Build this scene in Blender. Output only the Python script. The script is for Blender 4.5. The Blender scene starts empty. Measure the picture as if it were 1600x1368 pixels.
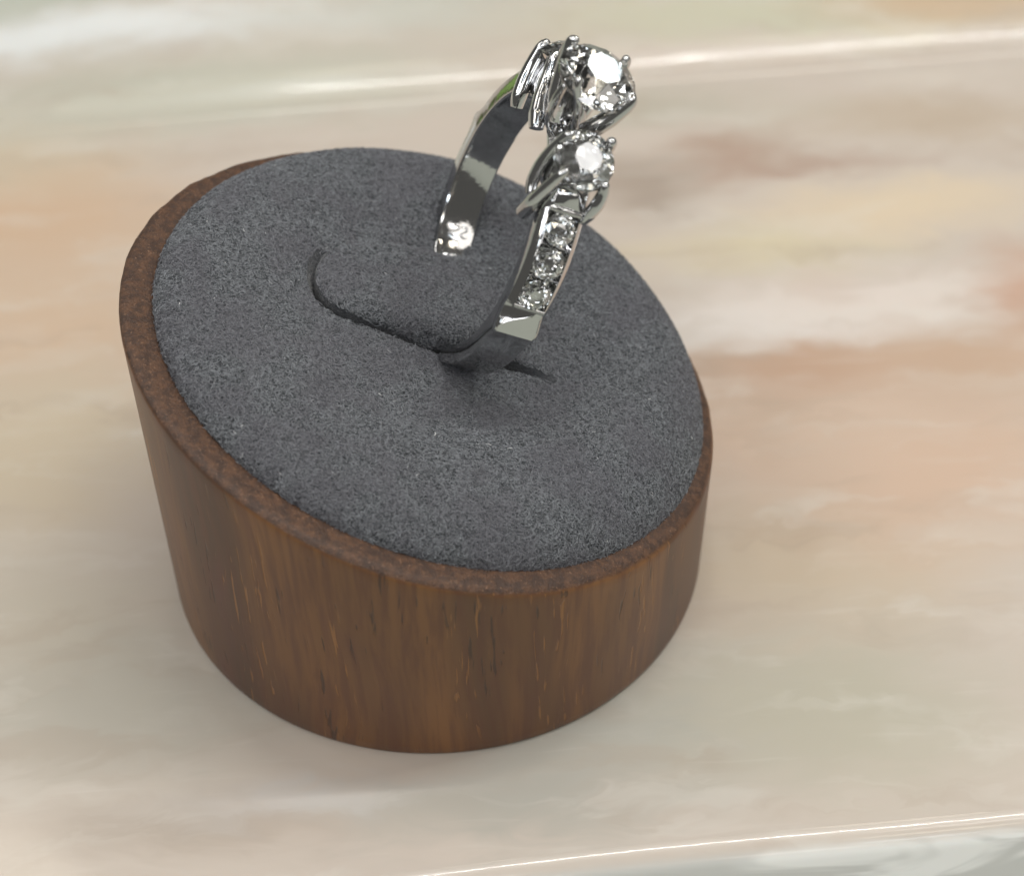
import bpy, bmesh, math, random
import numpy as np
from mathutils import Vector, Matrix, noise
S = 0.1                                   # everything below is measured in millimetres; one Blender unit is a centimetre
R_ = math.radians
scene = bpy.context.scene
COL = scene.collection
rng = np.random.default_rng(7)
random.seed(7)

# ------------------------------------------------------------------ camera
PITCH, DIST, YAW, DPITCH, ROLL, FPX = 0.8467929725, 168.68948509, 0.05734026902, -0.04957437981, -0.01766264699, 3095.63128
CAM = np.array([0, -DIST * math.cos(PITCH), DIST * math.sin(PITCH)])
_a = PITCH + DPITCH
fw = np.array([math.sin(YAW) * math.cos(_a), math.cos(YAW) * math.cos(_a), -math.sin(_a)])
_rt = np.cross(fw, [0, 0, 1]); _rt /= np.linalg.norm(_rt); _up = np.cross(_rt, fw)
rt = _rt * math.cos(ROLL) + _up * math.sin(ROLL)
up = -_rt * math.sin(ROLL) + _up * math.cos(ROLL)
cd = bpy.data.cameras.new('camera'); cam = bpy.data.objects.new('camera', cd); COL.objects.link(cam)
cam.matrix_world = Matrix(((rt[0], up[0], -fw[0], CAM[0] * S), (rt[1], up[1], -fw[1], CAM[1] * S), (rt[2], up[2], -fw[2], CAM[2] * S), (0, 0, 0, 1)))
cd.sensor_width = 36; cd.lens = 36 * FPX / 1600
cd.clip_start = 0.1; cd.clip_end = 1000
cd.dof.use_dof = True; cd.dof.focus_distance = 14.7
cd.dof.aperture_fstop = cd.lens / 1000 / (2 * 0.125)          # lens opening 2.5 mm across
scene.camera = cam

# ------------------------------------------------------------------ world, lamps, exposure
w = bpy.data.worlds.new('World'); scene.world = w; w.use_nodes = True
nt = w.node_tree; nt.nodes['Background'].inputs[0].default_value = (0.80, 0.78, 0.72, 1); nt.nodes['Background'].inputs[1].default_value = 0.15
scene.view_settings.view_transform = 'Standard'; scene.view_settings.look = 'None'
scene.view_settings.exposure = -0.14; scene.view_settings.gamma = 1
scene.cycles.max_bounces = 16; scene.cycles.transmission_bounces = 14; scene.cycles.glossy_bounces = 8
scene.cycles.diffuse_bounces = 4; scene.cycles.caustics_reflective = False; scene.cycles.caustics_refractive = False
scene.cycles.sample_clamp_indirect = 25; scene.cycles.blur_glossy = 0.0

def lamp(name, loc, target, size, radiance, col=(1, 1, 1), size_y=None, shape='DISK'):
    l = bpy.data.lights.new(name, 'AREA'); l.shape = shape; l.size = size * S
    if size_y: l.size_y = size_y * S
    ar = (math.pi * (size * S / 2) ** 2) if shape == 'DISK' else size * S * (size_y or size) * S
    l.energy = radiance * ar * math.pi
    l.color = col
    o = bpy.data.objects.new(name, l); COL.objects.link(o)
    o.location = Vector(loc) * S
    d = (Vector(target) - Vector(loc)); o.rotation_euler = d.to_track_quat('-Z', 'Y').to_euler()
    return o
T0 = (0, 0, 20)
# unseen panels added as diffuse fill, a window at the back right, and small bright spot lamps
lamp('fill_panel', (-1500, 900, 1400), T0, 800, 2.6, (1.0, 0.965, 0.90), 600, 'RECTANGLE')
lamp('fill_panel', (1400, -900, 1000), T0, 700, 2.0, (1.0, 0.95, 0.88), 500, 'RECTANGLE')
lamp('fill_panel', (-1200, -500, 1300), T0, 520, 5.5, (0.95, 0.97, 1.0), 380, 'RECTANGLE')
lamp('fill_panel', (-150, -1500, 1300), T0, 800, 5.0, (0.97, 0.97, 1.0), 300, 'RECTANGLE')
lamp('window', (1138, 934, 1097), (13, 3, 44), 230, 3.4, (0.80, 0.93, 1.0), 210, 'RECTANGLE')
lamp('spot_lamp', (1275, -350, 1525), T0, 105, 5.0, (1.0, .98, .96))  # extra lamp added to whiten the near side stone's table facet
lamp('edge_highlight_strip', (235, 60, 620), (235, 60, 0), 530, 92, (1.0, 0.99, 0.95), 15, 'RECTANGLE')  # unseen strip added to draw the highlight lines along the tray edges
lrng = random.Random(4)
for i in range(7):
    for j in range(7):
        x = -1600 + 530 * i + lrng.uniform(-130, 130); y = -1700 + 500 * j + lrng.uniform(-130, 130)
        if y > 950 and -700 < x < 700: continue
        tint = ((1.0, .97, .92), (1.0, .91, .74), (.84, .93, 1.0))[(i * 3 + j * 2) % 3]
        lamp('spot_lamp', (x, y, 1500), T0, 185, 7.0, tint)

# ------------------------------------------------------------------ helpers
def tag(o, label=None, cat=None, group=None, kind=None):
    for k, v in (('label', label), ('category', cat), ('group', group), ('kind', kind)):
        if v: o[k] = v
    return o
def empty(name):
    o = bpy.data.objects.new(name, None); COL.objects.link(o); return o
def mesh(name, V, F, mat, parent=None, smooth=True, angle=None):
    me = bpy.data.meshes.new(name)
    me.from_pydata((np.asarray(V, float) * S).tolist(), [], [tuple(int(i) for i in f) for f in F])
    me.update()
    if smooth: me.shade_smooth()
    else: me.shade_flat()
    if angle: me.set_sharp_from_angle(angle=R_(angle))
    me.materials.append(mat)
    o = bpy.data.objects.new(name, me); COL.objects.link(o)
    if parent: o.parent = parent
    return o
def grid_faces(n, m, close_n=False, close_m=False):
    F = []
    for i in range(n if close_n else n - 1):
        for j in range(m if close_m else m - 1):
            a = i * m + j; b = i * m + (j + 1) % m; c = ((i + 1) % n) * m + (j + 1) % m; d = ((i + 1) % n) * m + j
            F.append((a, b, c, d))
    return F
def lin(c):
    c = np.array(c, float) / 255
    return tuple(np.where(c <= 0.04045, c / 12.92, ((c + 0.055) / 1.055) ** 2.4)) + (1,)
class NT:
    def __init__(s, name):
        s.m = bpy.data.materials.new(name); s.m.use_nodes = True; s.t = s.m.node_tree
        s.b = s.t.nodes['Principled BSDF']
    def n(s, typ, **kw):
        nd = s.t.nodes.new(typ)
        ins = kw.pop('ins', {})
        for k, v in kw.items(): setattr(nd, k, v)
        for k, v in ins.items():
            if isinstance(v, bpy.types.NodeSocket): s.t.links.new(v, nd.inputs[k])
            else: nd.inputs[k].default_value = v
        return nd
    def l(s, a, b): s.t.links.new(a, b)
    def mix(s, f, a, b, mode='MIX'):
        nd = s.t.nodes.new('ShaderNodeMix'); nd.data_type = 'RGBA'; nd.blend_type = mode
        for i, v in ((0, f), (6, a), (7, b)):
            if isinstance(v, bpy.types.NodeSocket): s.t.links.new(v, nd.inputs[i])
            else: nd.inputs[i].default_value = v
        return nd.outputs[2]
    def math(s, op, a, b=0.0, clamp=False):
        nd = s.t.nodes.new('ShaderNodeMath'); nd.operation = op; nd.use_clamp = clamp
        for i, v in ((0, a), (1, b)):
            if isinstance(v, bpy.types.NodeSocket): s.t.links.new(v, nd.inputs[i])
            else: nd.inputs[i].default_value = v
        return nd.outputs[0]
    def rng(s, v, a, b, c=0.0, d=1.0, smooth=True):
        nd = s.n('ShaderNodeMapRange', interpolation_type='SMOOTHSTEP' if smooth else 'LINEAR', ins={0: v, 1: a, 2: b, 3: c, 4: d})
        return nd.outputs[0]
    def noise(s, vec, scale, detail=3, rough=0.5, dist=0.0, color=False):
        nd = s.n('ShaderNodeTexNoise', ins={'Vector': vec, 'Scale': scale, 'Detail': detail, 'Roughness': rough, 'Distortion': dist})
        return nd.outputs[1 if color else 0]
    def mapv(s, vec, scale=(1, 1, 1), loc=(0, 0, 0), rot=(0, 0, 0)):
        return s.n('ShaderNodeMapping', ins={'Vector': vec, 'Scale': scale, 'Location': loc, 'Rotation': rot}).outputs[0]
    def vmath(s, op, a, b=(0, 0, 0)):
        nd = s.t.nodes.new('ShaderNodeVectorMath'); nd.operation = op
        for i, v in ((0, a), (1, b)):
            if isinstance(v, bpy.types.NodeSocket): s.t.links.new(v, nd.inputs[i])
            else: nd.inputs[i].default_value = v
        return nd
    def obj(s): return s.n('ShaderNodeTexCoord').outputs['Object']
    def bump(s, h, strength, dist, normal=None):
        ins = {'Height': h, 'Strength': strength, 'Distance': dist}
        if normal: ins['Normal'] = normal
        return s.n('ShaderNodeBump', ins=ins).outputs[0]
    def set(s, **kw):
        for k, v in kw.items():
            k = k.replace('_', ' ')
            if isinstance(v, bpy.types.NodeSocket): s.l(v, s.b.inputs[k])
            else: s.b.inputs[k].default_value = v
        return s.m

# ------------------------------------------------------------------ materials
# --- marbled resin of the tray: clouds of cream, peach and white swirled together, a white glare painted in. Positions in millimetres on the tray.
CLOUDS = [  # x, y, radius x, radius y, colour, weight
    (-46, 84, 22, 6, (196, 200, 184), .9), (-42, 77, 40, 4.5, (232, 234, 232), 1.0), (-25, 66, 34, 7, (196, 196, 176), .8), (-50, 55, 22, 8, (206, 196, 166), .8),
    (-38, 46, 18, 11, (210, 170, 128), .9), (-36, 30, 15, 13, (212, 178, 142), .95), (-36, 13, 14, 11, (206, 186, 154), .95),
    (-34, -6, 12, 9, (202, 190, 168), .8), (-27, -15, 16, 8, (190, 184, 168), .8), (-21, -26.5, 10, 3, (182, 164, 146), .9),
    (-10, -25.5, 13, 2.4, (208, 202, 196), .8), (2, -27, 14, 4, (180, 174, 160), .8), (12, -20, 14, 9, (178, 176, 164), .9), (30, -20, 15, 9, (190, 182, 158), .9),
    (32, -4, 16, 9, (204, 182, 150), .9), (44, 5, 18, 11, (212, 174, 142), .95), (30, 11, 14, 9, (210, 178, 150), .95),
    (34, 18.5, 14, 4.5, (198, 156, 122), 1.0), (50, 18, 13, 6, (202, 164, 130), .95), (31, 25.2, 13, 4.0, (230, 220, 212), .9), (44, 27.5, 16, 5.0, (228, 212, 200), .9), (40, 31, 4, 3, (216, 196, 180), .9),  # the palest clouds here paint in the broad white glare on the floor
    (58, 28, 5.5, 7, (202, 152, 118), .85), (60, 18, 6, 6, (206, 166, 134), .8), (34, 36.5, 14, 4.5, (214, 198, 160), .95), (50, 41, 14, 4.5, (222, 198, 162), .95), (32.5, 50.5, 8, 4.2, (184, 152, 130), .95), (41, 48.5, 9, 2.2, (182, 150, 128), .8),
    (22, 46, 8, 4.5, (174, 154, 136), .95), (40, 57, 9, 2.6, (202, 190, 172), .8), (54, 56, 14, 4, (196, 174, 148), .85), (56, 62, 8, 2, (214, 200, 184), .8), (24, 60, 12, 4, (190, 182, 162), .8), (40, 73, 30, 4, (204, 200, 170), .9),
    (62, 74.5, 16, 4, (206, 172, 130), .9), (0, 77, 20, 5, (200, 200, 184), .7)]
def mat_resin():
    m = NT('marbled_resin'); o = m.obj()
    mm = m.mapv(o, (10, 10, 10))                                    # back to millimetres
    w1 = m.noise(m.mapv(mm, (.035, .075, .06)), 1.0, 3, .55, 0.6, True)
    w2 = m.noise(m.mapv(mm, (.16, .34, .3)), 1.0, 3, .55, 1.0, True)
    off1 = m.vmath('MULTIPLY', m.vmath('SUBTRACT', w1, (.5, .5, .5)).outputs[0], (17, 8, 0)).outputs[0]
    off2 = m.vmath('MULTIPLY', m.vmath('SUBTRACT', w2, (.5, .5, .5)).outputs[0], (8, 5, 0)).outputs[0]
    p = m.vmath('ADD', m.vmath('ADD', mm, off1).outputs[0], off2).outputs[0]
    p = m.vmath('MULTIPLY', p, (1, 1, 0)).outputs[0]
    c = lin((206, 190, 174))
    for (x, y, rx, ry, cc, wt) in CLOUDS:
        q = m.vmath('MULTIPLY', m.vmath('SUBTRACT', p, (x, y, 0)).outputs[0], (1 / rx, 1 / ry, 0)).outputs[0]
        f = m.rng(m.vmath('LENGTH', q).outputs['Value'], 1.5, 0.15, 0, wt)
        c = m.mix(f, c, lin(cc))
    # fine veils of white and tan drawn out along the tray
    v1 = m.noise(m.mapv(p, (.05, .20, .3), rot=(0, 0, R_(-12))), 1.0, 3, .5, .8)
    c = m.mix(m.rng(v1, .50, .80, 0, .40), c, lin((226, 220, 208)))
    v2 = m.noise(m.mapv(p, (.05, .18, .3), loc=(7, 3, 0), rot=(0, 0, R_(14))), 1.0, 3, .5, .8)
    c = m.mix(m.rng(v2, .50, .80, 0, .35), c, lin((176, 150, 124)))
    v3 = m.noise(m.mapv(mm, (.10, .9, .9), loc=(1, 9, 0), rot=(0, 0, R_(8))), 1.0, 3, .5, .7)
    c = m.mix(m.rng(v3, .58, .80, 0, .16), c, lin((232, 226, 214)))
    # white marbling of the front face, painted paler for the light it catches
    sx = m.n('ShaderNodeSeparateXYZ', ins={0: mm}).outputs
    g = m.rng(sx[2], -0.1, -0.9, 0, 1)
    fv = m.noise(m.mapv(mm, (.05, .2, .26), loc=(3, 0, 5), rot=(0, R_(6), 0)), 1.0, 3, .5, 1.2)
    cf = m.mix(m.rng(fv, .44, .56, 0, 1), lin((206, 206, 200)), lin((240, 240, 235)))
    c = m.mix(g, c, cf)
    c = m.n('ShaderNodeHueSaturation', ins={'Saturation': .76, 'Value': .93, 'Color': c}).outputs[0]
    h = m.noise(m.mapv(mm, (.05, .12, .1)), 1.0, 2, .5)
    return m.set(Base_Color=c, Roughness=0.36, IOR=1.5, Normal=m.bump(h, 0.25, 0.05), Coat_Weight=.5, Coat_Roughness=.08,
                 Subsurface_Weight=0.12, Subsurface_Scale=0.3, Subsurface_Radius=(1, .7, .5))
RESIN = mat_resin()

def mat_wood():
    m = NT('brown_wood'); o = m.obj(); mm = m.mapv(o, (10, 10, 10))
    wr = m.vmath('MULTIPLY', m.vmath('SUBTRACT', m.noise(m.mapv(mm, (.12, .12, .05)), 1, 2, .5, 0, True), (.5, .5, .5)).outputs[0], (2.5, 2.5, 0)).outputs[0]
    p = m.vmath('ADD', mm, wr).outputs[0]
    broad = m.noise(m.mapv(p, (.11, .11, .012), rot=(0, 0, .6)), 1, 3, .5, .3)
    c = m.mix(m.rng(broad, .36, .64), lin((80, 52, 33)), lin((124, 82, 42)))
    fine = m.noise(m.mapv(p, (1.5, 1.5, .09)), 1, 4, .6)
    c = m.mix(m.rng(fine, .38, .68, 0, .8), c, lin((92, 54, 32)))
    red = m.noise(m.mapv(p, (.25, .25, .05), loc=(5, 5, 1)), 1, 2, .5)
    c = m.mix(m.rng(red, .56, .72, 0, .5), c, lin((98, 54, 44)))
    # open pores: short dark slits along the grain, some filled with pale polish
    pn = m.noise(m.mapv(p, (2.6, 2.6, .20), loc=(2, 7, 3)), 1, 2, .45, .15)
    gate = m.noise(m.mapv(p, (.42, .42, .10), loc=(9, 1, 4)), 1, 2, .5)
    pore = m.math('MULTIPLY', m.rng(pn, .62, .68), m.rng(gate, .51, .60))
    pn2 = m.noise(m.mapv(p, (3.4, 3.4, .24), loc=(12, 17, 3)), 1, 2, .45, .15)
    gate2 = m.noise(m.mapv(p, (.22, .22, .04), loc=(3, 11, 2)), 1, 1, .5)
    pale = m.math('MULTIPLY', m.rng(pn2, .61, .68), m.rng(gate2, .50, .58))
    geo = m.n('ShaderNodeNewGeometry').outputs['Normal']
    upz = m.n('ShaderNodeSeparateXYZ', ins={0: geo}).outputs[2]
    top = m.rng(upz, .35, .75)
    # sawn end grain of the slanted top: mottled, speckled
    mot = m.noise(mm, 1.3, 5, .7)
    ce = m.mix(m.rng(mot, .38, .66), lin((66, 46, 35)), lin((98, 68, 48)))
    spk = m.noise(mm, 4.2, 3, .7)
    ce = m.mix(m.rng(spk, .58, .72, 0, .45), ce, lin((176, 136, 108)))
    ce = m.mix(m.rng(spk, .44, .30, 0, .45), ce, lin((50, 31, 25)))
    c = m.mix(m.math('MULTIPLY', pore, .65), c, lin((48, 32, 23)))
    c = m.mix(m.math('MULTIPLY', pale, .6), c, lin((158, 108, 56)))
    c = m.mix(top, c, ce)
    side = m.math('SUBTRACT', 1.0, top)
    hgt = m.math('SUBTRACT', m.math('MULTIPLY', fine, .25), m.math('MULTIPLY', m.math('MAXIMUM', pore, pale), 1.0))
    n1 = m.bump(m.math('MULTIPLY', hgt, side), .55, .012)
    n2 = m.bump(m.math('MULTIPLY', spk, top), .9, .018, n1)
    return m.set(Base_Color=c, Roughness=m.rng(top, 0, 1, .50, .55), IOR=1.5, Normal=n2, Coat_Weight=m.rng(top, 0, 1, .25, .10), Coat_Roughness=.4)
WOOD = mat_wood()

def mat_suede(name, fibre):
    m = NT(name); o = m.obj(); mm = m.mapv(o, (10, 10, 10))
    a = m.noise(mm, .22, 3, .6)
    c = m.mix(m.rng(a, .35, .65), lin((68, 71, 75)), lin((76, 77, 83)))
    if fibre:
        rnd = m.n('ShaderNodeHairInfo').outputs['Random']
        c = m.mix(m.rng(rnd, 0, 1, 0, 1, False), lin((84, 87, 91)), lin((140, 143, 148)))
        c = m.mix(m.rng(rnd, .40, .0, 0, .9), c, lin((48, 51, 56)))
        c = m.mix(m.rng(rnd, .9990, .9995), c, lin((225, 225, 225)))
        c = m.mix(m.rng(a, .40, .62, 0, .5), c, lin((104, 102, 109)))
        return m.set(Base_Color=c, Roughness=.65, Sheen_Weight=.12, Sheen_Roughness=.5)
    c = m.mix(.5, c, lin((38, 40, 44)))
    f = m.noise(mm, 3.2, 3, .7, 1.5)
    return m.set(Base_Color=c, Roughness=.95, Sheen_Weight=.4, Sheen_Roughness=.5, Specular_IOR_Level=.2, Normal=m.bump(f, 1.0, .02))
SUEDE = mat_suede('grey_suede', False); FIBRE = mat_suede('grey_suede_fibre', True)

def mat_metal():
    m = NT('white_gold'); o = m.obj(); mm = m.mapv(o, (10, 10, 10))
    f = m.noise(mm, 1.3, 3, .5)
    return m.set(Base_Color=(.58, .58, .585, 1), Metallic=1.0, Roughness=m.rng(m.noise(mm, 5, 3), .4, .7, .06, .12), Normal=m.bump(f, .12, .01))
METAL = mat_metal()
def mat_metal_worn():
    m = NT('white_gold_satin'); o = m.obj(); mm = m.mapv(o, (10, 10, 10))
    f = m.noise(mm, 9, 3, .6)
    return m.set(Base_Color=(.70, .68, .65, 1), Metallic=1.0, Roughness=.22, Normal=m.bump(f, .3, .004))
METAL_SATIN = mat_metal_worn()
def mat_stone():
    m = NT('clear_stone'); m.t.nodes.remove(m.b)
    g = m.n('ShaderNodeBsdfGlass', ins={'Color': (.992, .995, .992, 1), 'Roughness': 0.0, 'IOR': 2.42})
    m.l(g.outputs[0], m.t.nodes['Material Output'].inputs[0])
    return m.m
STONE = mat_stone()

# ------------------------------------------------------------------ the setting: counter, and the resin tray
def plain(name, c, rough=.6):
    m = NT(name); mm = m.mapv(m.obj(), (10, 10, 10)); n_ = m.noise(mm, .08, 4, .6)
    return m.set(Base_Color=m.mix(n_, lin(c), lin([v * .88 for v in c])), Roughness=rough)
COUNTER = plain('counter_laminate', (186, 190, 178))
tag(mesh('counter_top', [(-900, -500, -14), (900, -500, -14), (900, 900, -14), (-900, 900, -14)], [(0, 1, 2, 3)], COUNTER), kind='structure')

TR_ROT = R_(2.6)
tray = empty('resin_tray')
tag(tray, 'pale marbled resin tray with rounded edges under the wooden ring display', 'tray')
def sstep(x): x = np.clip(x, 0, 1); return x * x * (3 - 2 * x)
def tray_profile():
    """(y, z) from the front foot, over the front edge, along the floor, up the low back ledge."""
    P = []
    yf = -33.4
    P += [(yf - 7.3, -13.9), (yf - 4.9, -9), (yf - 2.4, -4)]
    n_front = len(P)
    for k in range(13):                                           # rounded front edge
        a = R_(153 - 63 * k / 12)
        P.append((yf + 1.2 + 2.4 * math.cos(a), -2.4 + 2.4 * math.sin(a)))
    i1 = len(P) - 1
    for k in range(1, 60): P.append((yf + 1.2 + (61.5 - yf - 1.2) * k / 60, 0))
    i2 = len(P)
    for k in range(0, 21):                                        # small ridge added to catch a second highlight line below the ledge
        y = 61.6 + 2.2 * k / 20; P.append((y, .20 * math.exp(-((y - 62.6) / .36) ** 2)))
    for k in range(1, 9):
        a = R_(30 * k / 8); P.append((63.8 + 3.6 * math.sin(a), 3.6 - 3.6 * math.cos(a)))
    y0, z0 = P[-1]
    for k in range(1, 15):
        a = R_(30 - 26 * k / 14); P.append((y0 + 7 * (math.sin(R_(30)) - math.sin(a)), z0 + 7 * (math.cos(a) - math.cos(R_(30)))))
    y0, z0 = P[-1]
    for k in range(1, 10): P.append((y0 + .95 * k, z0 + .067 * k))
    y0, z0 = P[-1]
    for k in range(1, 13):                                        # soft swell along the outer rim
        t = k / 12; P.append((y0 + 9 * t, z0 + 1.2 * (math.sin(math.pi * (t - .5)) + 1) / 2 ))
    y0, z0 = P[-1]
    P += [(y0 + 20, z0 + .2), (y0 + 45, z0 + .2), (y0 + 47, z0 - 1.5), (y0 + 47.5, -13.9)]
    return P, i1, i2
TP, ti1, ti2 = tray_profile()
def tray_part(name, prof):
    xs = np.linspace(-190, 200, 80); V = []
    for (y, z) in prof:
        for x in xs:
            wv = .22 * math.sin(x * .05 + 1) + .12 * math.sin(x * .13)
            if -31 < y < 66: wv = 0
            zz = z
            if y > 61.5 and z > 0: zz = z * (.03 + .97 * sstep((x + 52) / 44))
            V.append((x * math.cos(TR_ROT) - (y + wv) * math.sin(TR_ROT), x * math.sin(TR_ROT) + (y + wv) * math.cos(TR_ROT), zz))
    F = [f[::-1] for f in grid_faces(len(prof), len(xs))]
    return mesh(name, V, F, RESIN, tray)
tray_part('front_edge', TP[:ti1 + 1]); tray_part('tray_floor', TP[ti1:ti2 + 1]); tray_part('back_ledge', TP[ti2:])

GREEN = plain('green_felt', (132, 164, 84), .8)
def felt():
    n = 24; V = []
    for i in range(n):
        for j in range(n):
            x = -72 + 32 * i / (n - 1); y = 99 + 36 * j / (n - 1)
            V.append((x, y + .8 * math.sin(x * .2), 3.6 + .5 * math.sin(x * .09 + y * .11) + .3 * math.sin(y * .3)))
    m_ = n * n; V += [(x, y, z - .8) for x, y, z in V]
    F = [f[::-1] for f in grid_faces(n, n)]; F += [tuple(v + m_ for v in f[::-1]) for f in F]
    for k in range(n - 1):
        for (a, b) in ((k, k + 1), (m_ - n + k + 1, m_ - n + k), ((k + 1) * n, k * n), (k * n + n - 1, (k + 1) * n + n - 1)): F.append((a, b, b + m_, a + m_))
    return mesh('green_felt', V, F, GREEN)
tag(felt(), 'green felt sheet lying on the far left of the tray, mirrored in the ring band', 'felt sheet')

# ------------------------------------------------------------------ display stand
RB, H0, GA, GB = 22.5, 21.7242681336498, -0.36269651120730984, 0.05802415091689176
def hplane(x, y): return H0 + GA * x + GB * y
NRM = np.array([-GA, -GB, 1.0]); NRM /= np.linalg.norm(NRM)
stand = empty('ring_display_stand')
tag(stand, 'slanted round brown wooden ring display with a grey suede pad on the resin tray', 'ring display')
NTH = 256
ths = np.linspace(0, 2 * math.pi, NTH, endpoint=False)
def wood_body():
    rows = []
    zf = lambda k: k
    nz = 26
    def wob(th, s):   # slight hand-sanded unevenness of the rim
        return s * (noise.noise(Vector((math.cos(th) * 9, math.sin(th) * 9, 3.1))) + .6 * noise.noise(Vector((math.cos(th) * 28, math.sin(th) * 28, 7.7))))
    rb = RB * .985
    for (r, z) in ((rb - 3, 0.0), (rb - .35, 0.0), (rb - .1, .1), (rb, .35)):
        rows.append([(r * math.cos(t), r * math.sin(t), z) for t in ths])
    for k in range(1, nz):
        f = k / nz; row = []
        for t in ths:
            top = hplane(RB * math.cos(t), RB * math.sin(t)) - .75
            r = rb + (RB - rb) * f
            row.append((r * math.cos(t), r * math.sin(t), .35 + (top - .35) * f))
        rows.append(row)
    for (dr, dz, s) in ((0, -.70, 0.03), (-.05, -.42, .07), (-.22, -.2, .10), (-.5, -.06, .08), (-.9, 0, .03), (-1.4, .0, .05), (-2.0, -.05, .05), (-2.6, -.1, .05), (-3.2, -.6, 0), (-3.3, -2, 0)):
        row = []
        for t in ths:
            r = RB + dr; x, y = r * math.cos(t), r * math.sin(t)
            wv = wob(t, s * 1.6)
            row.append((x * (1 + wv / RB * .8), y * (1 + wv / RB * .8), hplane(x, y) + dz + wv * .5))
        rows.append(row)
    V = [p for r in rows for p in r]; F = grid_faces(len(rows), NTH, False, True)
    n = len(V); V.append((0, 0, 0)); F += [(j, n, (j + 1) % NTH) for j in range(NTH)]
    F += [tuple(range(len(rows) * NTH - NTH, len(rows) * NTH))]
    return mesh('wooden_body', V, F, WOOD, stand, angle=50)
wood_body()

# --- the suede pad: a padded disc with a C-shaped cut that frees a tongue for the ring
SLIT = np.array([(9.5, 9.3), (5, 9.4), (1, 9.2), (-3, 8.8), (-5.6, 8.1), (-7.4, 6.6), (-8.4, 4.6), (-8.3, 2.6), (-7.3, 1.0), (-5.4, .1), (-3.0, -.4), (-.2, -.9), (2.4, -1.3), (5.0, -1.7), (7.2, -2.2), (9.4, -2.9)])
def smooth_poly(P, n=6):
    out = []
    for i in range(len(P) - 1):
        p0 = P[max(i - 1, 0)]; p1 = P[i]; p2 = P[i + 1]; p3 = P[min(i + 2, len(P) - 1)]
        for k in range(n):
            t = k / n; out.append(.5 * ((2 * p1) + (p2 - p0) * t + (2 * p0 - 5 * p1 + 4 * p2 - p3) * t * t + (3 * p1 - p0 - 3 * p2 + p3) * t ** 3))
    out.append(P[-1]); return np.array(out)
SL = smooth_poly(SLIT)
def dist_poly(X, Y, P):
    d = np.full(X.shape, 1e9); tt = np.zeros(X.shape)
    for i in range(len(P) - 1):
        a, b = P[i], P[i + 1]; ab = b - a; L = ab @ ab
        t = np.clip(((X - a[0]) * ab[0] + (Y - a[1]) * ab[1]) / L, 0, 1)
        q = np.hypot(X - a[0] - t * ab[0], Y - a[1] - t * ab[1])
        s = q < d; d = np.where(s, q, d); tt = np.where(s, (i + t) / (len(P) - 1), tt)
    return d, tt
def inside(X, Y, P):
    r = np.zeros(X.shape, bool); n = len(P); j = n - 1
    for i in range(n):
        c = ((P[i][1] > Y) != (P[j][1] > Y)) & (X < (P[j][0] - P[i][0]) * (Y - P[i][1]) / (P[j][1] - P[i][1] + 1e-12) + P[i][0])
        r ^= c; j = i
    return r
def sstep(x): x = np.clip(x, 0, 1); return x * x * (3 - 2 * x)
def vnoise(X, Y, s, seed=0):
    return np.array([noise.noise(Vector((float(x) * s, float(y) * s, seed))) for x, y in zip(X.ravel(), Y.ravel())]).reshape(X.shape)
PCX, PCY, PR = 0.80, 0.45, 20.75
def pad_top(X, Y):
    """height of the suede above the sawn plane of the wood, without the edge roll"""
    r = np.hypot(X - PCX, Y - PCY) / PR
    h = 1.95 + .35 * (1 - r ** 2) + .80 * sstep((r - .40) / .3) + .050 * X + .036 * Y + .0009 * np.clip(X + Y, 0, 99) ** 2
    d, t = dist_poly(X, Y, SL); ins = inside(X, Y, SL)
    h = h - .30 * np.exp(-((X - 1) / 6) ** 2 - ((Y + 3.0) / 3.0) ** 2) * (~ins)                    # pressed down where the ring goes in
    h = h - .8 * np.exp(-((X - 3.4) / 2.2) ** 2 - ((Y + 2.5) / 1.3) ** 2) * (~ins)
    h = h - .85 * np.exp(-((X - 2.5) / 3.2) ** 2 - ((Y - 7.6) / 3.0) ** 2)
    h = h + (.15 + .80 * sstep((X + 8) / 10) * (1 - sstep((X - 6) / 5))) * ins * sstep(d / 1.6) * (1 - sstep((X - 6) / 4))
    end = sstep((t - .29) / .25) * sstep((1 - t) / .16)
    wid = .19 + .30 * np.exp(-((X - 1.0) / 4.5) ** 2)
    g = np.exp(-(d / wid) ** 2)
    roll = np.exp(-(d / .55) ** 2)
    h = h - (2.4 * g + .22 * roll) * end
    return h
def pad_mesh():
    N = 380
    a = np.linspace(-1, 1, N); U, W = np.meshgrid(a, a, indexing='ij')
    m = np.maximum(abs(U), abs(W)); l = np.hypot(U, W) + 1e-9
    X0, Y0 = U / l * m, W / l * m                                  # square to disc, |.| = m
    s = m; SR = .82; EDGE = 4.2
    ang = np.clip((s - SR) / (1 - SR), 0, 1) * R_(100)
    rr = np.where(s < SR, (PR - EDGE) * s / SR, (PR - EDGE) + EDGE * np.sin(ang))
    drop = np.where(s < SR, 0, (1 - np.cos(ang)))
    dirx = X0 / (m + 1e-9); diry = Y0 / (m + 1e-9)
    X = PCX + rr * dirx; Y = PCY + rr * diry
    ht = pad_top(X, Y)
    H = ht - drop * (ht + .25)
    lump = vnoise(X[::4, ::4], Y[::4, ::4], .16, 5.0) * .14
    lump = np.kron(lump, np.ones((4, 4)))[:N, :N]
    k = np.ones(9) / 9
    for ax in (0, 1): lump = np.apply_along_axis(lambda v: np.convolve(np.pad(v, 4, mode='edge'), k, 'valid'), ax, lump)
    H = H + lump * (1 - np.clip(drop, 0, 1))
    Z = hplane(X, Y) + H
    return X, Y, Z, N
PX, PY, PZ, PN = pad_mesh()
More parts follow.
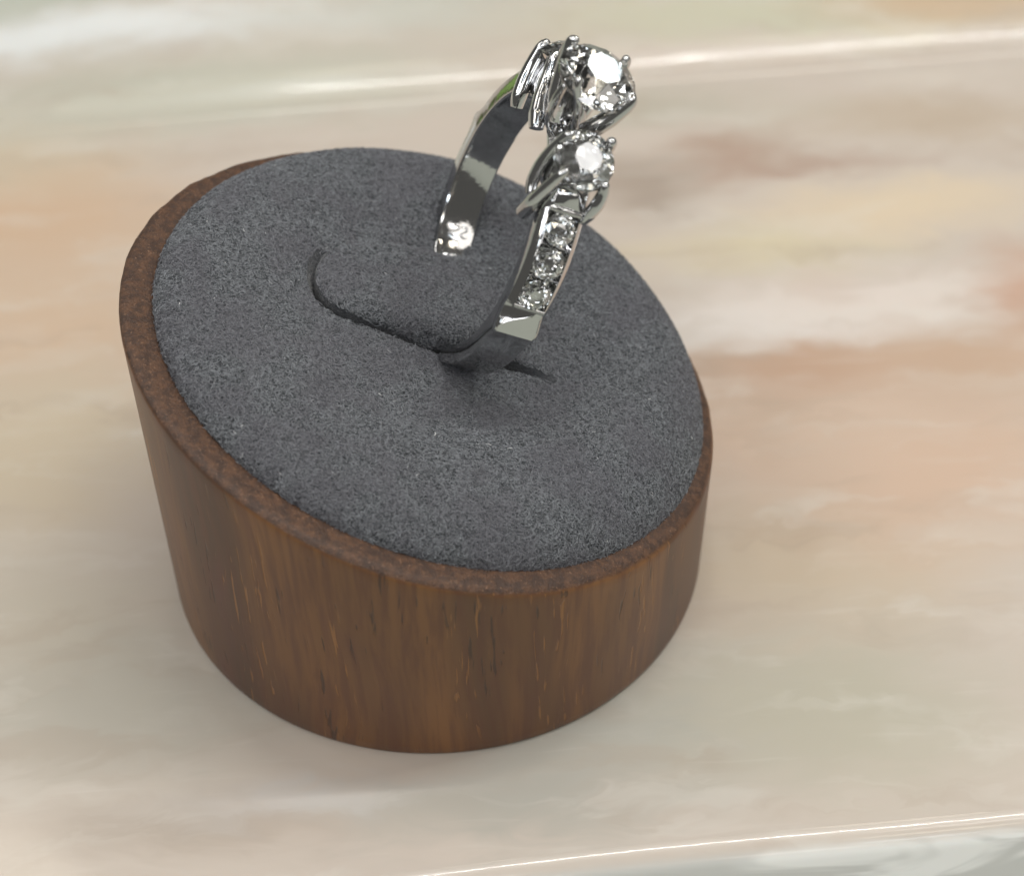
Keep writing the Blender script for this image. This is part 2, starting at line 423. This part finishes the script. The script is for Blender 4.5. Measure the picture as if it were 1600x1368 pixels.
pv = np.stack([PX.ravel(), PY.ravel(), PZ.ravel()], 1)
pf = np.array(grid_faces(PN, PN))
fc = pv[pf].mean(1); f_in = inside(fc[:, 0], fc[:, 1], SL)
def sub(faces):
    u, inv = np.unique(faces, return_inverse=True); return pv[u], inv.reshape(faces.shape)
va, fa = sub(pf[~f_in]); pad = mesh('suede_pad', va, fa, SUEDE, stand)
vb, fb = sub(pf[f_in]); mesh('tongue', vb, fb, SUEDE, pad)

def nap(count, region, name, parent):
    """short curled suede fibres lying on the pad"""
    e1 = pv[pf[:, 2]] - pv[pf[:, 0]]; e2 = pv[pf[:, 3]] - pv[pf[:, 1]]
    nr = np.cross(e1, e2); ar = np.linalg.norm(nr, axis=1); nr = nr / (ar[:, None] + 1e-12)
    if nr[:, 2].mean() < 0: nr = -nr
    p = ar * region; p = p / p.sum()
    idx = rng.choice(len(pf), count, p=p)
    q = pv[pf[idx]]; s, t = rng.random((2, count, 1))
    base = (q[:, 0] * (1 - s) + q[:, 1] * s) * (1 - t) + (q[:, 3] * (1 - s) + q[:, 2] * s) * t
    n = nr[idx]
    ang = rng.random(count) * 2 * math.pi
    tx = np.cross(n, [0, 1, 0]); tx /= np.linalg.norm(tx, axis=1)[:, None] + 1e-9; ty = np.cross(n, tx)
    dsl = dist_poly(base[:, 0], base[:, 1], SL)[0]; keep = (dsl > .40) | (base[:, 1] > 6.5)
    base, n, tx, ty, ang = base[keep], n[keep], tx[keep], ty[keep], ang[keep]; count = len(base)
    L = rng.uniform(.20, .66, count); K = 5
    curl = rng.normal(0, 1.5, count)
    lift = rng.uniform(.03, .16, count)
    pts = np.zeros((count, K, 3)); cur = base + n * -.01
    pts[:, 0] = cur
    for k in range(1, K):
        ang = ang + curl / (K - 1) + rng.normal(0, .35, count)
        dz = lift * (1 - 1.3 * (k - 1) / (K - 1)) * 1.1
        cur = cur + (np.cos(ang)[:, None] * tx + np.sin(ang)[:, None] * ty) * (L / (K - 1))[:, None] + n * (dz / 2)[:, None]
        pts[:, k] = cur
    ok = (dist_poly(pts[:, -1, 0], pts[:, -1, 1], SL)[0] > .33) | (base[:, 1] > 6.5); pts = pts[ok]; count = len(pts)
    hc = bpy.data.hair_curves.new(name)
    hc.add_curves([K] * count)
    hc.position_data.foreach_set('vector', (pts * S).astype(np.float32).ravel())
    rad = np.tile(np.array([.026, .030, .028, .022, .010]) * S, count) * np.repeat(rng.uniform(.7, 1.25, count), K)
    at = hc.attributes.new('radius', 'FLOAT', 'POINT') if 'radius' not in hc.attributes else hc.attributes['radius']
    at.data.foreach_set('value', rad.astype(np.float32))
    hc.materials.append(FIBRE)
    o = bpy.data.objects.new(name, hc); COL.objects.link(o); o.parent = parent
    tag(o, kind='stuff'); return o
nap(210000, np.ones(len(pf)), 'suede_nap', pad)

# ------------------------------------------------------------------ the ring
RCEN = np.array([6.238, 3.837, 30.996]); _q3, _q4 = 3.1713, 0.4632
RU = np.array([math.cos(_q3) * math.cos(_q4), math.sin(_q3) * math.cos(_q4), math.sin(_q4)])   # along the finger, towards the left
RA = NRM - RU * (NRM @ RU); RA /= np.linalg.norm(RA)                                            # towards the centre stone
RBv = np.cross(RU, RA)                                                                           # away from the camera
def RC(r, t, u=0.0):
    t = R_(t); return RCEN + r * (math.cos(t) * RA + math.sin(t) * RBv) + u * RU
ring = empty('diamond_ring')
tag(ring, 'silver coloured ring with clear round stones standing upright in the grey suede pad', 'ring')

def shank():
    HW = 1.64
    ts = []
    def add(a, b, st):
        n = max(1, int(round(abs(b - a) / st))); ts.extend([a + (b - a) * k / n for k in range(n)])
    add(-180, -100, 2); add(-100, -90, 1.2); add(-90, -78.6, 1.2); add(-78.6, -78.2, .4); add(-78.2, -41.6, 1.5); add(-41.6, -41.2, .4); add(-41.2, -34, 1.2); add(-34, 34, 2)
    add(34, 41.2, 1.2); add(41.2, 41.6, .4); add(41.6, 78.2, 1.5); add(78.2, 78.6, .4); add(78.6, 90, 1.2); add(90, 100, 1.2); add(100, 180, 2)
    V = []; m = None
    for t in ts:
        at = abs(t)
        ch = 1.0 if 41.5 < at < 78.3 else 0.0
        # outer radius and half width along the band; a flat facet closes each row of stones
        if at < 27: ro = 10.75; hw = 1.40
        elif at < 33: f = sstep((at - 27) / 6); ro = 10.75 + f * 1.6; hw = 1.40 + .16 * f
        elif at < 41.2: f = sstep((at - 33) / 8.2); ro = 12.35 - .45 * f; hw = 1.56 + .08 * f
        elif at < 78.6: f = (at - 41.2) / 37.4; ro = 11.75 - .10 * f; hw = HW
        elif at < 90: ro = 11.62 / math.cos(R_(at - 80)); hw = HW
        elif at < 100: f = (at - 90) / 10; ro = 11.80 - .45 * (1 - (1 - f) ** 2); hw = HW - .03 * f
        else: f = (at - 100) / 80; ro = 11.35 - .1 * f; hw = HW - .03 - .1 * f
        dome = sstep((at - 88) / 10)
        bev = .42 - .30 * sstep((at - 79) / 9)
        bevl = bev if ch or at < 78.5 or at > 92 else .06 + 2.1 * (1 - sstep((at - 78.6) / 9.5))
        bh = .50 - .30 * sstep((at - 80) / 10)
        rec = ro - .80 if ch else ro
        ri = 9.72
        dm = .42 * math.exp(-((at - 36.5) / 3.0) ** 2)
        top = ro + .04 * (1 - dome)
        prof = [(-hw + .16, ri + .04), (-hw * .5, ri - .02), (0, ri - .03), (hw * .5, ri - .02), (hw - .16, ri + .04), (hw - .03, ri + .14), (hw, ri + .3),
                (hw, ro - bh), (hw - .01, ro - bh + .02), (hw - bevl + .04, top - .05), (hw - bevl - .06, top), (hw - bevl - .10, rec),
                (min(.5, hw - bevl - .14), rec + .05 * dome + dm * .85), (min(0, hw - bevl - .18), rec + .07 * dome + dm), (-.5, rec + .05 * dome + dm * .85), (-hw + bev + .10, rec), (-hw + bev + .06, top), (-hw + bev - .04, top - .05), (-hw + .01, ro - bh + .02), (-hw, ro - bh), (-hw, ri + .3), (-hw + .03, ri + .14)]
        m = len(prof)
        for (u, r) in prof: V.append(RC(r, t, u))
    F = grid_faces(len(ts), m, True, True)
    return mesh('shank', V, F, METAL, ring, angle=32)
sh = shank()

def tube(pts, radii, sides=12, flat=None, cap=True):
    """swept tapered rod through pts; flat = (direction, factor) squashes the section along a direction. returns V, F"""
    pts = [np.array(p, float) for p in pts]; V = []; n = len(pts)
    ref = None
    for i, p in enumerate(pts):
        d = pts[min(i + 1, n - 1)] - pts[max(i - 1, 0)]; d /= np.linalg.norm(d) + 1e-12
        if ref is None:
            ref = np.cross(d, flat[0] if flat is not None else (0.3, .2, .9)); ref /= np.linalg.norm(ref)
        x = ref - d * (ref @ d); x /= np.linalg.norm(x); ref = x; y = np.cross(d, x)
        for k in range(sides):
            a = 2 * math.pi * k / sides; ca, sa = math.cos(a), math.sin(a)
            if flat is not None:
                e = .8; ca = math.copysign(abs(ca) ** e, ca); sa = math.copysign(abs(sa) ** e, sa) * flat[1]
            V.append(p + radii[i] * (ca * x + sa * y))
    F = grid_faces(n, sides, False, True)
    if cap: F += [tuple(range(sides))[::-1], tuple(range((n - 1) * sides, n * sides))]
    return V, F
def curve_pts(P, n=8): return list(smooth_poly(np.array(P), n))
def rads(vals, n):
    x = np.linspace(0, len(vals) - 1, n); return np.interp(x, range(len(vals)), vals)
def prong(P, R, parent=ring, name='prong', flat=None, n=8, bead=0, mat=METAL):
    c = curve_pts(P, n); r = list(rads(R, len(c)))
    if bead:                                                       # rounded bead at the tip (first point)
        d = c[0] - c[1]; d /= np.linalg.norm(d)
        extra = [(c[0] + d * bead * math.sin(R_(a)), bead * math.cos(R_(a))) for a in (80, 60, 40, 20)]
        c = [e[0] for e in extra] + c; r = [e[1] for e in extra] + r
    V, F = tube(c, r, 12, flat)
    return mesh(name, V, F, mat, parent, angle=60)

def brilliant(R, cen, nrm, name, parent, spin=0, table=.52):
    P = [(0, 0, -.862 * R)]
    tc, tp = math.tan(R_(34.5)), .862
    g = .02 * R
    for k in range(8):
        a = R_(45 * k); b = R_(45 * k + 22.5)
        P.append((table * R * math.cos(a), table * R * math.sin(a), g + tc * (1 - table) * R))
        r = .80 * R; P.append((r * math.cos(b), r * math.sin(b), g + tc * (R - r * math.cos(R_(22.5))) + .004 * R))
        r = .24 * R; P.append((r * math.cos(b), r * math.sin(b), -g - tp * (R - r * math.cos(R_(22.5)))))
        for c in (a, b):
            P.append((R * math.cos(c), R * math.sin(c), g)); P.append((R * math.cos(c), R * math.sin(c), -g))
    bm = bmesh.new()
    z = Vector(nrm).normalized(); x = Vector(RU.tolist()); x = (x - z * x.dot(z)).normalized(); y = z.cross(x)
    cs, sn = math.cos(R_(spin)), math.sin(R_(spin))
    for p in P:
        px, py = p[0] * cs - p[1] * sn, p[0] * sn + p[1] * cs
        bm.verts.new((Vector(cen.tolist()) + x * px + y * py + z * p[2]) * S)
    bmesh.ops.convex_hull(bm, input=list(bm.verts))
    bmesh.ops.dissolve_limit(bm, angle_limit=R_(.6), verts=list(bm.verts), edges=list(bm.edges))
    bmesh.ops.recalc_face_normals(bm, faces=list(bm.faces))
    me = bpy.data.meshes.new(name); bm.to_mesh(me); bm.free(); me.shade_flat(); me.materials.append(STONE)
    o = bpy.data.objects.new(name, me); COL.objects.link(o); o.parent = parent
    return o
def radial(t, tilt=0.0):
    a = R_(t); v = math.cos(a) * RA + math.sin(a) * RBv; return v + tilt * RU
# --- centre head
head = prong([RC(11.6, 0, .5), RC(11.2, 0, 0), RC(10.6, 0, 0)], [1.0, 1.15, .9], ring, 'centre_head', n=4)
brilliant(3.02, RC(15.15, -1.2), radial(-10, .04), 'centre_stone', head, 11, .45)
cl = .42
prong([RC(16.15, 6.9, 1.98), RC(15.7, 7.6, 2.12), RC(13.8, 7.2, 1.85), RC(11.7, 4.5, 1.45), RC(10.6, -1.5, 1.1)], [.32, .42, .50, .56, .50], head, bead=.32)
prong([RC(16.15, 6.2, -2.05), RC(15.7, 6.8, -2.2), RC(14.2, 6.0, -1.9), RC(12.4, 3.5, -1.2), RC(11.0, 2, -.8)], [.32, .42, .42, .42, .5], head, bead=.32)
prong([RC(16.1, -7.6, -2.05), RC(15.6, -8.6, -2.15), RC(14.1, -9.6, -1.6), RC(12.8, -10.4, -.95), RC(11.3, -10.2, -.35)], [.34, .46, .58, .62, .6], head, bead=.34, flat=(RBv, 1.25))
prong([RC(15.9, -8.0, 2.0), RC(15.45, -8.9, 1.9), RC(14.3, -10.6, 1.2), RC(13.1, -12.0, .75), RC(12.0, -11.8, .25)], [.30, .32, .28, .28, .36], head, bead=.30)
# pierced oval gallery between the two left prongs
def gallery(u, s):
    c0 = RCEN + 12.35 * RA - .9 * RBv + 1.38 * RU
    ax = 2.3 * RA + .55 * RU; ax /= np.linalg.norm(ax)
    ay = RU - .35 * RBv; ay = ay - ax * (ay @ ax); ay /= np.linalg.norm(ay)
    L = 36; pts = [c0 + ax * 2.2 * math.cos(2 * math.pi * k / L) + ay * 1.0 * math.sin(2 * math.pi * k / L) * (1 - .18 * math.cos(2 * math.pi * k / L)) for k in range(L)]
    V = []
    for i, p in enumerate(pts):
        d = pts[(i + 1) % L] - pts[i - 1]; d /= np.linalg.norm(d); nn = np.cross(ax, ay); y = np.cross(d, nn)
        for k in range(8):
            a = 2 * math.pi * k / 8; V.append(p + .17 * (math.cos(a) * nn * 1.5 + math.sin(a) * y))
    o = mesh('gallery_loop', V, grid_faces(L, 8, True, True), METAL, head, angle=70)
    # dished plate inside the loop
    V = []; M = 8
    nn = np.cross(ax, ay); nn *= -s * np.sign(nn @ -RBv)
    for j in range(M):
        f = 1 - j / (M - 1) * .98
        for p in pts: V.append(c0 + (p - c0) * f + nn * .35 * (1 - f * f))
    mesh('dished_plate', V, grid_faces(M, L, False, True), METAL, o, angle=70)
gallery(1.55, 1)
# --- side heads with flared bars
def side_head(sg):
    T = 25.5 * sg
    hd = prong([RC(12.2, T, 0), RC(11.5, T, 0), RC(10.4, T, 0)], [1.35, 1.15, .8], ring, 'side_head', n=4)
    brilliant(2.27, RC(13.35, T), radial(T - (5 if sg < 0 else 0), .08), 'side_stone', hd, 15 if sg < 0 else 19, .46)
    # seat ring under the girdle
    z = radial(T); x = RU; y = np.cross(z, x); L = 32; V = []
    for i in range(L):
        a = 2 * math.pi * i / L; e = x * math.cos(a) + y * math.sin(a)
        for (r, h) in ((1.95, .18), (1.80, .0), (1.45, -.45), (1.62, -.55), (2.0, -.1), (2.12, .15)): V.append(RC(12.85, T) + e * r + z * h)
    mesh('stone_seat', V, grid_faces(L, 6, True, True), METAL, hd, angle=40)
    # wall of the basket between the flared bars
    prong([RC(12.3, T, 1.30), RC(11.6, T, 1.45), RC(10.6, T, 1.55), RC(9.75, T, 1.45)], [1.15, 1.2, 1.1, .9], hd, 'basket_wall', flat=(RU, .20), n=5)
    prong([RC(12.3, T, -1.30), RC(11.6, T, -1.40), RC(10.7, T, -1.40)], [1.15, 1.2, 1.1], hd, 'basket_wall', flat=(RU, .20), n=5)
    return hd
hn = side_head(-1); hf = side_head(1)
# near head: left bars run down past the edge of the band
fl = (RU, .62)
prong([RC(14.1, -20.3, 1.55), RC(13.6, -20.6, 1.75), RC(12.1, -22.5, 2.0), RC(10.9, -26, 2.2), RC(10.1, -31, 2.25), RC(9.85, -36.5, 2.2)], [.28, .38, .46, .48, .48, .36], hn, bead=.28, flat=(RU, .9))
prong([RC(13.9, -31.6, 1.50), RC(13.4, -33.0, 1.75), RC(12.2, -36.4, 2.05), RC(10.9, -40.3, 2.25), RC(9.6, -44.5, 2.3)], [.28, .38, .46, .54, .56], hn, bead=.28, flat=(RU, .9))
prong([RC(14.1, -18.6, -1.6), RC(13.6, -18.6, -1.75), RC(12.4, -20.5, -1.7), RC(11.0, -24, -1.3)], [.40, .42, .42, .38], hn, bead=.38)
prong([RC(14.0, -32.4, -1.55), RC(13.5, -34.2, -1.72), RC(12.9, -37.0, -1.72), RC(12.2, -39.6, -1.62), RC(11.5, -42.5, -1.45)], [.36, .46, .52, .50, .36], hn, bead=.36)
prong([RC(10.4, -36, 2.15), RC(10.6, -38.5, 1.7), RC(10.3, -40, 1.5), RC(9.9, -41.5, 2.1)], [.12, .12, .12, .12], hn, 'scroll_wire')
# far head
prong([RC(13.6, 30.6, 1.6), RC(13.1, 31.2, 1.8), RC(11.6, 32.0, 2.0), RC(10.3, 31.5, 2.15), RC(9.3, 30.8, 2.2), RC(8.5, 31.0, 2.1)], [.32, .42, .50, .52, .50, .40], hf, bead=.32, flat=(RU, 1.15))
prong([RC(13.5, 18.6, 1.6), RC(13.0, 17.5, 1.8), RC(11.9, 12.0, 1.95), RC(10.9, 8.0, 2.05), RC(10.1, 3.0, 2.05), RC(9.45, -2.2, 1.95)], [.32, .40, .52, .60, .66, .52], hf, bead=.32, flat=(RU, 1.0))
prong([RC(14.2, 31.5, -1.4), RC(13.8, 33, -1.8), RC(12.9, 35.5, -1.8), RC(11.6, 39.5, -1.5)], [.32, .42, .44, .36], hf, bead=.32)
prong([RC(14.2, 19.0, -1.4), RC(13.8, 18, -1.8), RC(12.9, 20.5, -1.7), RC(11.2, 24, -1.3)], [.32, .42, .40, .34], hf, bead=.32)
# --- channel stones on both shoulders, with the little bars between them
for sg in (-1, 1):
    for k, t in enumerate((47.6, 60.0, 72.4)):
        brilliant(1.19, RC(11.60, sg * t), radial(sg * t), 'channel_stone', sh, 13 * k + 4)
    for t in (53.8, 66.2):
        prong([RC(11.05, sg * t, 1.2), RC(11.05, sg * t, 0), RC(11.05, sg * t, -1.2)], [.12, .12, .12], sh, 'channel_bar', n=2)
    prong([RC(11.55, sg * 78.0, 1.2), RC(11.55, sg * 78.0, 0), RC(11.55, sg * 78.0, -1.2)], [.20, .20, .20], sh, 'channel_bar', n=2)
    prong([RC(11.75, sg * 41.0, 1.2), RC(11.85, sg * 41.0, 0), RC(11.75, sg * 41.0, -1.2)], [.26, .30, .26], sh, 'channel_bar', n=2)
# --- maker's mark struck inside the band
def mark():
    hm = None
    def stroke(pts, nm='stamped_mark'):
        P = [RC(9.66, 140.5 - y * 5.4, x) for (x, y) in pts]
        return prong(P, [.07] * 3, sh, nm, n=6, mat=METAL)
    stroke([(.55, .62), (.1, .78), (-.05, .52), (.25, .28), (.5, .05), (.3, -.2), (-.1, -.1)])
    stroke([(-.25, .75), (-.65, .8), (-.75, .5), (-.45, .3), (-.35, .02), (-.6, -.15), (-.85, -.05)])
mark()
